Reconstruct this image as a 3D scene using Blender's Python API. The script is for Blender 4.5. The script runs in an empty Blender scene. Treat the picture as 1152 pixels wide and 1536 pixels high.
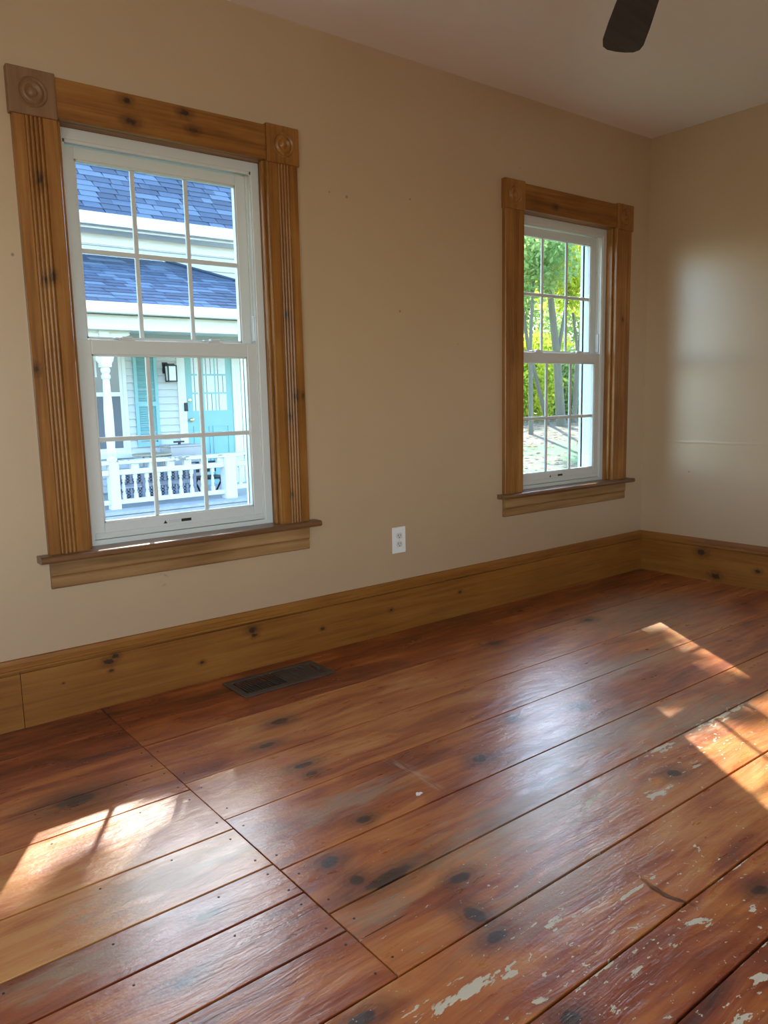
import bpy, math, random
import numpy as np
from mathutils import Matrix, Vector
random.seed(7)
rng = np.random.default_rng(7)
SC = bpy.context.scene
COL = SC.collection

# ------------------------------------------------------------------ camera
cam_d = bpy.data.cameras.new('camera')
cam = bpy.data.objects.new('camera', cam_d)
COL.objects.link(cam)
cam_d.sensor_fit = 'VERTICAL'
cam_d.sensor_height = 36.0
cam_d.lens = 1159.9 / 1536 * 36.0
cam_d.clip_start = 0.02
cam_d.clip_end = 400
CAMH = 1.08
cam.matrix_world = Matrix.Translation((0, 0, CAMH)) @ (
    Matrix.Rotation(math.radians(-38.0166), 4, 'Z') @ Matrix.Rotation(math.radians(81.6657), 4, 'X')
    @ Matrix.Rotation(math.radians(-1.2563), 4, 'Z'))
SC.camera = cam

# ------------------------------------------------------------------ sky, sun, exposure
SUN_TO = Vector((0.43, 0.70, 0.588)).normalized()      # direction towards the sun
world = bpy.data.worlds.new('sky')
SC.world = world
world.use_nodes = True
wn = world.node_tree.nodes
wl = world.node_tree.links
wn.clear()
sky = wn.new('ShaderNodeTexSky')
sky.sky_type = 'NISHITA'
sky.sun_disc = False
sky.sun_elevation = math.asin(SUN_TO.z)
sky.sun_rotation = math.atan2(SUN_TO.x, SUN_TO.y)
sky.altitude = 100
sky.air_density = 1.0
sky.dust_density = 0.8
sky.ozone_density = 1.0
bg = wn.new('ShaderNodeBackground')
bg.inputs['Strength'].default_value = 0.82
wo = wn.new('ShaderNodeOutputWorld')
wl.new(sky.outputs[0], bg.inputs['Color'])
wl.new(bg.outputs[0], wo.inputs['Surface'])

sun_d = bpy.data.lights.new('sun', 'SUN')
sun_d.energy = 11.0
sun_d.angle = math.radians(0.6)
sun_d.color = (1.0, 0.90, 0.76)
sun = bpy.data.objects.new('sun', sun_d)
COL.objects.link(sun)
sun.rotation_euler = (-SUN_TO).to_track_quat('-Z', 'Y').to_euler()
sun.location = (20, 34, 29)

vs = SC.view_settings
vs.view_transform = 'Standard'
vs.look = 'None'
vs.gamma = 1.0
vs.use_curve_mapping = False
vs.exposure = 1.0
try:
    SC.cycles.max_bounces = 10
    SC.cycles.diffuse_bounces = 6
    SC.cycles.transparent_max_bounces = 24
    SC.cycles.sample_clamp_indirect = 6.0
    SC.cycles.caustics_reflective = False
    SC.cycles.caustics_refractive = False
except Exception:
    pass

# ------------------------------------------------------------------ room measures (metres)
W = 2.748            # window wall, inner face (y)
WT = 0.17            # its thickness
XR = 4.17            # right wall, inner face (x)
XL = -1.5            # left wall
YF = -1.8            # wall behind the camera
CEIL = 2.534
WIN_C = (1.212, 3.447)
OPH = 0.385          # half width of the window opening
OZ0, OZ1 = 0.575, 1.998


def fill_lamp(name, loc, rot, sx, sy, watts, col):
    # added fill lamps outside two assumed, unseen windows, brightening the room beyond the sky
    l = bpy.data.lights.new(name, 'AREA')
    l.shape = 'RECTANGLE'
    l.size = sx
    l.size_y = sy
    l.energy = watts
    l.color = col
    o = bpy.data.objects.new(name, l)
    COL.objects.link(o)
    o.location = loc
    o.rotation_euler = rot


fill_lamp('window_rear_offscreen', (-.4, YF - 0.2, 1.35), (math.radians(90), 0, 0), 1.6, 1.5, 35, (1.0, .92, .82))
fill_lamp('window_left_offscreen', (XL - 0.2, -.5, 1.35), (0, math.radians(-90), 0), 1.5, 1.2, 19, (1.0, .92, .82))


# ------------------------------------------------------------------ node helper
class N:
    def __init__(s, name):
        s.m = bpy.data.materials.new(name)
        s.m.use_nodes = True
        s.t = s.m.node_tree
        s.t.nodes.clear()
        s.out = s.t.nodes.new('ShaderNodeOutputMaterial')

    def n(s, typ, **kw):
        nd = s.t.nodes.new(typ)
        for k, v in kw.items():
            setattr(nd, k, v)
        return nd

    def put(s, sock, v):
        if isinstance(v, bpy.types.NodeSocket):
            s.t.links.new(v, sock)
        elif v is not None:
            if isinstance(v, (tuple, list)) and sock.type == 'RGBA' and len(v) == 3:
                v = (*v, 1.0)
            sock.default_value = v

    def math(s, op, a, b=None, c=None, clamp=False):
        nd = s.n('ShaderNodeMath', operation=op, use_clamp=clamp)
        s.put(nd.inputs[0], a)
        if b is not None: s.put(nd.inputs[1], b)
        if c is not None: s.put(nd.inputs[2], c)
        return nd.outputs[0]

    def vec(s, op, a, b=None):
        nd = s.n('ShaderNodeVectorMath', operation=op)
        s.put(nd.inputs[0], a)
        if b is not None: s.put(nd.inputs[1], b)
        return nd.outputs['Value'] if op in ('LENGTH', 'DISTANCE', 'DOT_PRODUCT') else nd.outputs[0]

    def rng(s, v, a, b, c=0.0, d=1.0, smooth=True):
        nd = s.n('ShaderNodeMapRange', interpolation_type='SMOOTHSTEP' if smooth else 'LINEAR')
        s.put(nd.inputs[0], v)
        for i, x in enumerate((a, b, c, d)): s.put(nd.inputs[i + 1], x)
        return nd.outputs[0]

    def noise(s, vec, scale, detail=3, rough=0.55, dist=0.0):
        nd = s.n('ShaderNodeTexNoise')
        s.put(nd.inputs['Vector'], vec)
        nd.inputs['Scale'].default_value = scale
        nd.inputs['Detail'].default_value = detail
        nd.inputs['Roughness'].default_value = rough
        nd.inputs['Distortion'].default_value = dist
        return nd.outputs['Fac']

    def mix(s, f, a, b, mode='MIX'):
        nd = s.n('ShaderNodeMix', data_type='RGBA', blend_type=mode)
        s.put(nd.inputs[0], f)
        s.put(nd.inputs[6], a)
        s.put(nd.inputs[7], b)
        return nd.outputs[2]

    def ramp(s, f, stops):
        nd = s.n('ShaderNodeValToRGB')
        s.put(nd.inputs[0], f)
        e = nd.color_ramp.elements
        while len(e) < len(stops): e.new(0.5)
        for el, (p, c) in zip(e, stops):
            el.position = p
            el.color = (*c, 1)
        return nd.outputs[0]

    def pos(s):
        return s.n('ShaderNodeNewGeometry').outputs['Position']

    def obj(s):
        return s.n('ShaderNodeTexCoord').outputs['Object']

    def bump(s, h, strength=0.3, dist=0.01):
        nd = s.n('ShaderNodeBump')
        nd.inputs['Strength'].default_value = strength
        nd.inputs['Distance'].default_value = dist
        s.put(nd.inputs['Height'], h)
        return nd.outputs[0]

    def pbr(s, col, rough=0.5, normal=None, metal=0.0, spec=0.5, coat=0.0, coat_rough=0.1):
        b = s.n('ShaderNodeBsdfPrincipled')
        s.put(b.inputs['Base Color'], col)
        s.put(b.inputs['Roughness'], rough)
        b.inputs['Metallic'].default_value = metal
        b.inputs['Specular IOR Level'].default_value = spec
        b.inputs['Coat Weight'].default_value = coat
        b.inputs['Coat Roughness'].default_value = coat_rough
        if normal is not None: s.put(b.inputs['Normal'], normal)
        s.t.links.new(b.outputs[0], s.out.inputs['Surface'])
        return s.m


def plain(name, col, rough=0.5, metal=0.0, var=0.08, scale=6.0, spec=0.5):
    k = N(name)
    nz = k.noise(k.pos(), scale, 3)
    dark = tuple(c * (1 - var) for c in col)
    lite = tuple(min(1, c * (1 + var)) for c in col)
    return k.pbr(k.mix(nz, dark, lite), rough, metal=metal, spec=spec)


# ------------------------------------------------------------------ materials: room
def m_wall():
    k = N('wall_paint')
    p = k.pos()
    big = k.noise(p, 1.6, 4)
    streak = k.noise(k.vec('MULTIPLY', p, (7.0, 7.0, 0.7)), 1.0, 3)
    f = k.math('ADD', k.math('MULTIPLY', big, 0.6), k.math('MULTIPLY', streak, 0.4))
    col = k.mix(f, (.46, .315, .183), (.52, .362, .22))
    # dings and old nail holes
    dots = None
    for (x, y, z, r) in ((2.334, W, 1.954, .006), (2.264, W, 1.466, .007), (.662, W, 1.562, .007), (1.987, W, 1.918, .008),
                         (1.9, W, 1.925, .005), (2.62, W, 1.33, .004), (3.05, W, 2.2, .004), (XR, 2.44, .62, .006)):
        d = k.vec('DISTANCE', p, (x, y, z))
        m = k.rng(d, r, r * .4, 0, .75)
        dots = m if dots is None else k.math('MAXIMUM', dots, m)
    # scuff below the window
    q = k.vec('MULTIPLY', k.vec('SUBTRACT', p, (1.07, W, .425)), (14, 1, 22))
    ring = k.rng(k.math('ABSOLUTE', k.math('SUBTRACT', k.vec('LENGTH', q), .55)), .10, .02, 0, .35)
    ring = k.math('MULTIPLY', ring, k.rng(k.noise(p, 30, 2), .5, .6))
    dots = k.math('MAXIMUM', dots, ring)
    sp = k.n('ShaderNodeSeparateXYZ')
    k.put(sp.inputs[0], p)
    wob = k.math('MULTIPLY', k.math('SUBTRACT', k.noise(p, 4, 2), .5), .02)
    ln = k.rng(k.math('ABSOLUTE', k.math('ADD', k.math('SUBTRACT', sp.outputs[2], .792), wob)), .011, .001)
    ln = k.math('MULTIPLY', ln, k.math('GREATER_THAN', sp.outputs[0], XR - .02))
    ln = k.math('MULTIPLY', ln, k.rng(sp.outputs[1], 2.68, 2.5))
    col = k.mix(dots, col, (.12, .09, .06))
    fine = k.noise(p, 260, 2)
    mid = k.noise(p, 9, 3)
    h = k.math('ADD', k.math('ADD', k.math('MULTIPLY', fine, .12), mid), k.math('MULTIPLY', ln, .8))
    return k.pbr(col, 0.34, k.bump(h, .14, .005), spec=1.0, coat=.45, coat_rough=.36)


def m_ceiling():
    k = N('ceiling_paint')
    p = k.pos()
    col = k.mix(k.noise(p, 2.0, 4), (.84, .815, .80), (.89, .865, .85))
    return k.pbr(col, .75, k.bump(k.noise(p, 40, 3), .12, .004), spec=.25)


def m_floor():
    k = N('old_pine_floor')
    p = k.pos()
    oi = k.n('ShaderNodeObjectInfo')
    off = k.vec('MULTIPLY', oi.outputs['Color'], (0, 0, 9.0))
    pw = k.vec('ADD', p, off)
    sep = k.n('ShaderNodeSeparateXYZ')
    k.put(sep.inputs[0], p)
    # warp so that grain flows
    warp = k.n('ShaderNodeTexNoise')
    k.put(warp.inputs['Vector'], k.vec('MULTIPLY', pw, (1.6, 4.0, 1.0)))
    warp.inputs['Scale'].default_value = 1.3
    warp.inputs['Detail'].default_value = 3
    wv = k.vec('MULTIPLY', k.vec('SUBTRACT', warp.outputs['Color'], (.5, .5, .5)), (.12, .10, 0))
    pg = k.vec('ADD', pw, wv)
    # knots: x, y, rx, ry
    knots = [(1.053, 1.067, .020, .030), (1.117, 1.178, .030, .016), (.925, 1.42, .026, .020), (.932, 1.323, .020, .018),
             (1.569, 1.564, .028, .020), (1.863, 1.698, .022, .018), (1.14, 1.877, .035, .015), (1.132, 1.817, .020, .012),
             (1.097, 1.519, .022, .016), (1.039, .991, .028, .015), (.998, 1.284, .075, .022), (.55, 2.112, .06, .035),
             (1.922, 1.139, .024, .02), (1.588, .726, .024, .015), (.986, .764, .022, .020), (.699, .994, .035, .016),
             (1.251, 2.202, .035, .02), (1.124, 2.068, .03, .014), (2.113, 1.615, .022, .018), (2.4, 2.3, .03, .02),
             (3.0, 2.25, .03, .02), (.62, 1.43, .03, .014), (.5, 1.28, .028, .012)]
    core = halo = None
    for (x, y, a, b) in knots:
        d = k.vec('LENGTH', k.vec('MULTIPLY', k.vec('SUBTRACT', p, (x, y, 0)), (1 / a, 1 / b, 0)))
        core = d if core is None else k.math('MINIMUM', core, d)
    dn = k.math('ADD', core, k.math('MULTIPLY', k.math('SUBTRACT', k.noise(p, 38, 4), .5), .95))
    coref = k.rng(dn, 1.0, .70)
    rings = k.math('MULTIPLY', k.rng(k.math('SINE', k.math('MULTIPLY', dn, 9.0)), -.2, .9), k.rng(dn, 3.0, 1.0, 0, .28))
    halof = k.rng(dn, 3.6, .8)
    grain = k.noise(k.vec('MULTIPLY', pg, (1.7, 34, 3)), 1.0, 5, .6)
    grain2 = k.noise(k.vec('MULTIPLY', pg, (5.0, 160, 3)), 1.0, 3, .6)
    blot = k.noise(k.vec('MULTIPLY', pg, (1.8, 5.5, 2)), 1.25, 5, .6, .6)
    g = k.math('ADD', k.math('MULTIPLY', grain, .42), k.math('MULTIPLY', blot, .62))
    g = k.math('ADD', g, k.math('MULTIPLY', k.math('SUBTRACT', grain2, .5), .14))
    g = k.math('ADD', g, k.math('MULTIPLY', k.math('SUBTRACT', oi.outputs['Alpha'], .5), .8))
    g = k.math('MULTIPLY_ADD', g, 1.3, -.155)
    col = k.ramp(g, [(.20, (.035, .008, .006)), (.34, (.135, .023, .010)), (.48, (.285, .060, .017)), (.61, (.45, .138, .030)), (.79, (.56, .26, .08))])
    # varnish worn to dull grey-tan wood: ellipses broken by noise
    worn = None
    for (x, y, a, b) in ((1.45, 1.25, .45, .16), (1.95, 1.42, .55, .13), (2.35, 1.30, .45, .11), (1.25, 1.02, .30, .10), (.62, 1.60, .26, .09),
                         (3.3, 2.15, .6, .35), (1.12, 1.62, .25, .06), (2.6, 1.75, .5, .1), (.9, 1.2, .1, .05), (.35, 1.45, .2, .05)):
        d = k.vec('LENGTH', k.vec('MULTIPLY', k.vec('SUBTRACT', p, (x, y, 0)), (1 / a, 1 / b, 0)))
        worn = d if worn is None else k.math('MINIMUM', worn, d)
    wnoise = k.noise(k.vec('MULTIPLY', pg, (6, 26, 1)), 1.8, 7, .72)
    wornf = k.rng(k.math('ADD', worn, k.math('MULTIPLY', k.math('SUBTRACT', wnoise, .5), 3.8)), 1.15, .15, 0, .60)
    wcol = k.mix(grain2, (.20, .155, .105), (.36, .29, .19))
    col = k.mix(wornf, col, wcol)
    col = k.mix(k.math('MULTIPLY', halof, .55), col, (.045, .016, .012))
    col = k.mix(rings, col, (.05, .016, .01))
    col = k.mix(k.math('MULTIPLY', coref, .9), col, (.020, .011, .011))
    # left-over cream paint: flakes along the boards
    fl = k.noise(k.vec('MULTIPLY', pg, (20, 55, 1)), 1.0, 5, .62)
    fl2 = k.noise(k.vec('MULTIPLY', pg, (46, 70, 1)), 1.0, 3, .6)
    reg = None
    for (x, y, a, b) in ((.90, .925, .14, .022), (1.0, .90, .05, .012), (.97, .833, .035, .02), (1.387, .755, .045, .022), (1.18, .756, .05, .010),
                         (1.06, .725, .03, .02), (1.79, 1.105, .07, .03), (1.216, .575, .06, .025), (1.511, .70, .05, .016), (2.40, 1.255, .20, .03),
                         (2.02, 1.25, .14, .022), (2.0, 1.124, .05, .02), (1.36, .90, .07, .007), (1.288, .752, .018, .012), (1.15, .94, .05, .014),
                         (1.45, .90, .02, .01), (1.21, .51, .10, .02), (1.6, 1.2, .08, .025), (1.30, .43, .1, .03), (.84, .955, .07, .008), (1.08, .965, .10, .006), (1.25, .93, .08, .008), (1.10, .80, .10, .006), (1.6, .80, .15, .005), (1.22, .85, .06, .006), (1.35, .64, .12, .005), (1.34, .60, .03, .02), (1.12, .66, .03, .012)):
        d = k.vec('LENGTH', k.vec('MULTIPLY', k.vec('SUBTRACT', p, (x, y, 0)), (1 / a, 1 / b, 0)))
        reg = d if reg is None else k.math('MINIMUM', reg, d)
    pf = k.rng(k.math('ADD', reg, k.math('MULTIPLY', k.math('SUBTRACT', fl, .5), 5.0)), .42, .30)
    zone = None
    for (x, y, a, b) in ((1.3, .85, .75, .42), (2.1, 1.15, .7, .2)):
        d = k.vec('LENGTH', k.vec('MULTIPLY', k.vec('SUBTRACT', p, (x, y, 0)), (1 / a, 1 / b, 0)))
        zone = d if zone is None else k.math('MINIMUM', zone, d)
    spots = k.rng(k.math('SUBTRACT', fl2, k.math('MULTIPLY', zone, .07)), .632, .645)
    spots = k.math('MULTIPLY', spots, k.rng(zone, 1.3, .8))
    tiny = k.rng(k.noise(p, 85, 1), .77, .785)
    tiny = k.math('MULTIPLY', tiny, k.rng(k.noise(p, 3, 2), .45, .6))
    paint = k.math('MAXIMUM', k.math('MAXIMUM', pf, spots), k.math('MULTIPLY', tiny, .7))
    col = k.mix(paint, col, (.60, .54, .40))
    sc = k.vec('LENGTH', k.vec('MULTIPLY', k.vec('SUBTRACT', k.vec('ADD', p, k.vec('MULTIPLY', wv, (.4, .4, 0))), (1.36, 1.62, 0)), (1 / .030, 1 / .20, 0)))
    scf = k.math('MULTIPLY', k.rng(sc, 1.0, .3, 0, .45), k.rng(k.noise(k.vec('MULTIPLY', p, (160, 14, 1)), 1.0, 3), .45, .62))
    fs = k.math('MULTIPLY', k.rng(k.noise(k.vec('MULTIPLY', pg, (60, 300, 1)), 1.0, 3), .64, .70), k.rng(k.noise(p, 2.3, 3), .45, .6, 0, .35))
    col = k.mix(k.math('MAXIMUM', scf, fs), col, (.50, .40, .32))
    # crack in one board; the shade inside it is painted near-black
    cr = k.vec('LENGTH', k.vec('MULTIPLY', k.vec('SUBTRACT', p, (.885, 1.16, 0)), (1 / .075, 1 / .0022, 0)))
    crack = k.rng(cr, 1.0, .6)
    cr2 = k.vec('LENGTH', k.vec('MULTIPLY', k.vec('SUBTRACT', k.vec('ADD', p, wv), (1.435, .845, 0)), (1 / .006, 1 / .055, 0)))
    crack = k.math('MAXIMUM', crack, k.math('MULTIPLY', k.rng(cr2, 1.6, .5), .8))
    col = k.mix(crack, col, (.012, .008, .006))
    rough = k.math('ADD', .17, k.math('MULTIPLY', k.noise(k.vec('MULTIPLY', pg, (3, 12, 1)), 2.2, 4), .30))
    rough = k.math('ADD', rough, k.math('MULTIPLY', wornf, .16))
    rough = k.math('ADD', rough, k.math('MULTIPLY', paint, .3))
    h = k.math('ADD', k.math('MULTIPLY', grain2, .22), k.math('MULTIPLY', k.noise(k.vec('MULTIPLY', p, (9, 22, 1)), 1.0, 4), .9))
    h = k.math('ADD', h, k.math('MULTIPLY', k.noise(p, 120, 2), .10))
    h = k.math('ADD', h, k.math('MULTIPLY', paint, .25))
    h = k.math('SUBTRACT', h, k.math('MULTIPLY', crack, 1.2))
    return k.pbr(col, rough, k.bump(h, .6, .006), spec=.8, coat=.45, coat_rough=.26)


def m_pine(name, axis, c0, c1, c2, rough=.38, knots=(), fine=110):
    """varnished pine, grain along one world axis; knots = world points (x,y,z,r)"""
    k = N(name)
    p = k.pos()
    lo = {'x': (1.5, 30, 30), 'y': (30, 1.5, 30), 'z': (30, 30, 1.5)}[axis]
    hi = {'x': (3.0, fine, fine), 'y': (fine, 3.0, fine), 'z': (fine, fine, 3.0)}[axis]
    oi = k.n('ShaderNodeObjectInfo')
    pv = k.vec('ADD', p, k.vec('MULTIPLY', oi.outputs['Color'], (3.0, 3.0, 3.0)))
    a = k.noise(k.vec('MULTIPLY', pv, lo), 1.0, 4, .6, .5)
    b = k.noise(k.vec('MULTIPLY', pv, hi), 1.0, 3, .6)
    c = k.noise(pv, 3.0, 4)
    g = k.math('ADD', k.math('MULTIPLY', a, .5), k.math('ADD', k.math('MULTIPLY', b, .25), k.math('MULTIPLY', c, .3)))
    col = k.ramp(g, [(.34, c0), (.52, c1), (.70, c2)])
    kn = None
    for (x, y, z, r) in knots:
        st = {'x': (.6, 1, 1), 'y': (1, .6, 1), 'z': (1, 1, .6)}[axis]
        d = k.math('MULTIPLY', k.vec('LENGTH', k.vec('MULTIPLY', k.vec('SUBTRACT', p, (x, y, z)), st)), 1 / r)
        kn = d if kn is None else k.math('MINIMUM', kn, d)
    if kn is not None:
        dn = k.math('ADD', kn, k.math('MULTIPLY', k.math('SUBTRACT', k.noise(p, 60, 3), .5), 1.6))
        col = k.mix(k.rng(dn, 2.4, .7, 0, .5), col, tuple(v * .45 for v in c0))
        col = k.mix(k.rng(dn, .95, .45, 0, .9), col, (.03, .014, .008))
    h = k.math('ADD', k.math('MULTIPLY', a, .5), k.math('MULTIPLY', b, .4))
    return k.pbr(col, rough, k.bump(h, .3, .003), spec=.35)


def m_glass():
    k = N('window_glass')
    tr = k.n('ShaderNodeBsdfTransparent')
    tr.inputs[0].default_value = (.875, .94, .965, 1)
    gl = k.n('ShaderNodeBsdfGlossy')
    gl.inputs['Roughness'].default_value = .02
    gl.inputs['Color'].default_value = (.9, .95, 1, 1)
    lw = k.n('ShaderNodeLayerWeight')          # Schlick reflectance, same from both sides of the pane
    f = k.math('ADD', .022, k.math('MULTIPLY', k.math('POWER', lw.outputs['Facing'], 5.0), .6))
    mx = k.n('ShaderNodeMixShader')
    k.t.links.new(f, mx.inputs[0])
    k.t.links.new(tr.outputs[0], mx.inputs[1])
    k.t.links.new(gl.outputs[0], mx.inputs[2])
    k.t.links.new(mx.outputs[0], k.out.inputs['Surface'])
    return k.m


M = {}
M['wall'] = m_wall()
M['ceiling'] = m_ceiling()
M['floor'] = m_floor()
M['gap'] = plain('subfloor_wood', (.11, .08, .055), .9)
CAS_KN = [(.76, 2.72, 1.80, .014), (.775, 2.72, 1.50, .012), (.75, 2.72, 1.49, .010), (1.66, 2.72, 1.02, .010), (1.69, 2.72, 1.10, .011), (1.72, 2.72, 1.10, .008),
          (1.66, 2.72, 1.42, .010), (1.65, 2.72, .70, .009), (1.06, 2.72, 2.10, .013), (1.07, 2.72, 2.035, .015), (1.27, 2.72, 2.10, .014), (1.30, 2.72, 2.05, .013),
          (3.30, 2.72, 2.04, .012), (3.9, 2.72, 1.5, .01), (.70, 2.72, 1.2, .01)]
M['casing_v'] = m_pine('casing_pine', 'z', (.13, .045, .009), (.27, .105, .021), (.41, .19, .048), .36, CAS_KN)
M['casing_h'] = m_pine('head_casing_pine', 'x', (.10, .032, .006), (.23, .085, .015), (.36, .155, .032), .42, CAS_KN)
M['rosette'] = m_pine('rosette_wood', 'z', (.15, .072, .034), (.22, .112, .054), (.27, .145, .072), .42)
M['apron'] = m_pine('apron_oak', 'x', (.14, .065, .022), (.30, .155, .056), (.42, .24, .10), .42, (), 60)
M['stool'] = m_pine('stool_wood', 'x', (.10, .045, .02), (.17, .078, .034), (.24, .12, .058), .30)
M['base'] = m_pine('baseboard_pine', 'x', (.16, .054, .008), (.27, .10, .016), (.345, .145, .028), .5,
                   [(.86, 2.726, .165, .013), (.885, 2.726, .18, .010), (.865, 2.726, .13, .006), (1.215, 2.726, .080, .008), (1.44, 2.726, .165, .015), (1.45, 2.726, .14, .009),
                    (1.78, 2.726, .10, .007), (2.16, 2.726, .11, .008), (2.60, 2.726, .12, .007), (.70, 2.726, .125, .003)])
M['base_y'] = m_pine('baseboard_pine_end', 'y', (.16, .054, .008), (.27, .10, .016), (.345, .145, .028), .5,
                     [(4.148, 2.33, .16, .02), (4.148, 2.24, .035, .02), (4.148, 2.0, .1, .012)])
M['vinyl'] = plain('white_vinyl', (.63, .63, .60), .33, var=.03)
M['glass'] = m_glass()
M['plate'] = plain('white_plastic', (.80, .77, .72), .35, var=.02)
M['plate2'] = plain('receptacle_plastic', (.62, .59, .55), .4, var=.04)
M['slot'] = plain('dark_slot', (.03, .028, .026), .7)  # dark iron of nail heads, and painted shade of the outlet holes
M['register'] = plain('brown_enamel_steel', (.075, .060, .048), .42, var=.15, scale=40)
M['duct'] = plain('galvanised_duct', (.22, .22, .21), .5, metal=.6)
M['label_black'] = plain('label_ink', (.015, .015, .015), .5)
M['label_gray'] = plain('label_print', (.42, .42, .40), .5)
M['fan'] = m_pine('fan_blade_wood', 'x', (.030, .020, .016), (.05, .034, .028), (.07, .05, .04), .75)
M['fan_metal'] = plain('dark_bronze', (.05, .038, .03), .35, metal=.8)


# ------------------------------------------------------------------ mesh helper
class MB:
    def __init__(s):
        s.v, s.f = [], []

    def box(s, x0, x1, y0, y1, z0, z1):
        b = len(s.v)
        s.v += [(x, y, z) for z in (z0, z1) for y in (y0, y1) for x in (x0, x1)]
        s.f += [tuple(b + i for i in q) for q in ((0, 2, 3, 1), (4, 5, 7, 6), (0, 1, 5, 4), (1, 3, 7, 5), (3, 2, 6, 7), (2, 0, 4, 6))]
        return s

    def prism(s, pts, d):
        """closed 3-D section pts swept by vector d"""
        b = len(s.v)
        n = len(pts)
        s.v += [tuple(p) for p in pts] + [(p[0] + d[0], p[1] + d[1], p[2] + d[2]) for p in pts]
        s.f.append(tuple(range(b, b + n)))
        s.f.append(tuple(range(b + 2 * n - 1, b + n - 1, -1)))
        for i in range(n):
            j = (i + 1) % n
            s.f.append((b + i, b + n + i, b + n + j, b + j))
        return s

    def lathe(s, prof, seg=24, c=(0, 0, 0), axis='z'):
        """prof = (radius, height) from one end to the other"""
        b = len(s.v)
        for (r, h) in prof:
            for i in range(seg):
                a = 2 * math.pi * i / seg
                u, w = r * math.cos(a), r * math.sin(a)
                q = {'z': (u, w, h), 'y': (u, h, w), 'x': (h, u, w)}[axis]
                s.v.append((c[0] + q[0], c[1] + q[1], c[2] + q[2]))
        for k in range(len(prof) - 1):
            for i in range(seg):
                j = (i + 1) % seg
                s.f.append((b + k * seg + i, b + k * seg + j, b + (k + 1) * seg + j, b + (k + 1) * seg + i))
        s.f.append(tuple(b + i for i in range(seg))[::-1])
        e = b + (len(prof) - 1) * seg
        s.f.append(tuple(e + i for i in range(seg)))
        return s

    def tube(s, a, b_, r0, r1, seg=10):
        a, b_ = Vector(a), Vector(b_)
        d = (b_ - a).normalized()
        u = d.orthogonal().normalized()
        w = d.cross(u)
        b = len(s.v)
        for (p, r) in ((a, r0), (b_, r1)):
            for i in range(seg):
                t = 2 * math.pi * i / seg
                s.v.append(tuple(p + u * (r * math.cos(t)) + w * (r * math.sin(t))))
        for i in range(seg):
            j = (i + 1) % seg
            s.f.append((b + i, b + j, b + seg + j, b + seg + i))
        s.f.append(tuple(b + i for i in range(seg))[::-1])
        s.f.append(tuple(b + seg + i for i in range(seg)))
        return s

    def mesh(s, name):
        me = bpy.data.meshes.new(name)
        me.from_pydata(s.v, [], s.f)
        import bmesh
        bm = bmesh.new()
        bm.from_mesh(me)
        bmesh.ops.recalc_face_normals(bm, faces=bm.faces)
        bm.to_mesh(me)
        bm.free()
        return me


def link(name, me, mat, parent=None, loc=None, bevel=0, smooth=False, color=None):
    if mat is not None and not me.materials:
        me.materials.append(mat)
    o = bpy.data.objects.new(name, me)
    COL.objects.link(o)
    if parent is not None:
        o.parent = parent
        o.matrix_parent_inverse = Matrix.Identity(4)
    if loc is not None: o.location = loc
    if bevel:
        md = o.modifiers.new('bevel', 'BEVEL')
        md.width = bevel
        md.segments = 2
        md.limit_method = 'ANGLE'
        md.angle_limit = math.radians(40)
    if smooth:
        for p in me.polygons: p.use_smooth = True
        try:
            me.set_sharp_from_angle(angle=math.radians(40))
        except Exception:
            pass
    o.color = color if color else (random.random(), random.random(), random.random(), .5)
    return o


def mk(name, mb, mat, parent=None, **kw):
    return link(name, mb.mesh(name), mat, parent, **kw)


def empty(name, loc=(0, 0, 0), rz=0):
    o = bpy.data.objects.new(name, None)
    COL.objects.link(o)
    o.location = loc
    o.rotation_euler.z = rz
    o.empty_display_size = .1
    return o


def tag(o, label=None, cat=None, group=None, kind=None):
    if label: o['label'] = label
    if cat: o['category'] = cat
    if group: o['group'] = group
    if kind: o['kind'] = kind
    return o


# ================================================================== ROOM SHELL
def wall_cells(mb, axis, f0, f1, us, zs, holes):
    for i in range(len(us) - 1):
        for j in range(len(zs) - 1):
            u, z = (us[i] + us[i + 1]) / 2, (zs[j] + zs[j + 1]) / 2
            if any(h[0] < u < h[1] and h[2] < z < h[3] for h in holes): continue
            if axis == 'y': mb.box(us[i], us[i + 1], f0, f1, zs[j], zs[j + 1])
            else: mb.box(f0, f1, us[i], us[i + 1], zs[j], zs[j + 1])
    return mb


holes = [(c - OPH - .012, c + OPH + .012, OZ0 - .02, OZ1 + .012) for c in WIN_C]
us = sorted([XL - .15, XR + .15] + [h[0] for h in holes] + [h[1] for h in holes])
o = mk('wall_back', wall_cells(MB(), 'y', W, W + WT, us, [-.6, OZ0 - .02, OZ1 + .012, CEIL + .05], holes), M['wall'])
tag(o, 'tan painted wall holding both white sash windows', 'wall', kind='structure')
o = mk('wall_right', MB().box(XR, XR + .15, YF - .15, W, -.6, CEIL + .05), M['wall'])
tag(o, 'plain tan wall meeting the window wall in the corner', 'wall', kind='structure')
FH = (-1.2, .4, .6, 2.1)
o = mk('wall_front', wall_cells(MB(), 'y', YF - .15, YF, [XL - .15, FH[0], FH[1], XR], [-.6, FH[2], FH[3], CEIL + .05], [FH]), M['wall'])
tag(o, 'tan wall opposite the two sash windows', 'wall', kind='structure')
LH = (-1.1, .1, .6, 2.1)
o = mk('wall_left', wall_cells(MB(), 'x', XL - .15, XL, [YF, LH[0], LH[1], W], [-.6, LH[2], LH[3], CEIL + .05], [LH]), M['wall'])
tag(o, 'tan wall facing the plain corner wall', 'wall', kind='structure')
o = mk('ceiling', MB().box(XL - .15, XR + .15, YF - .15, W + WT, CEIL, CEIL + .15), M['ceiling'])
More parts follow.
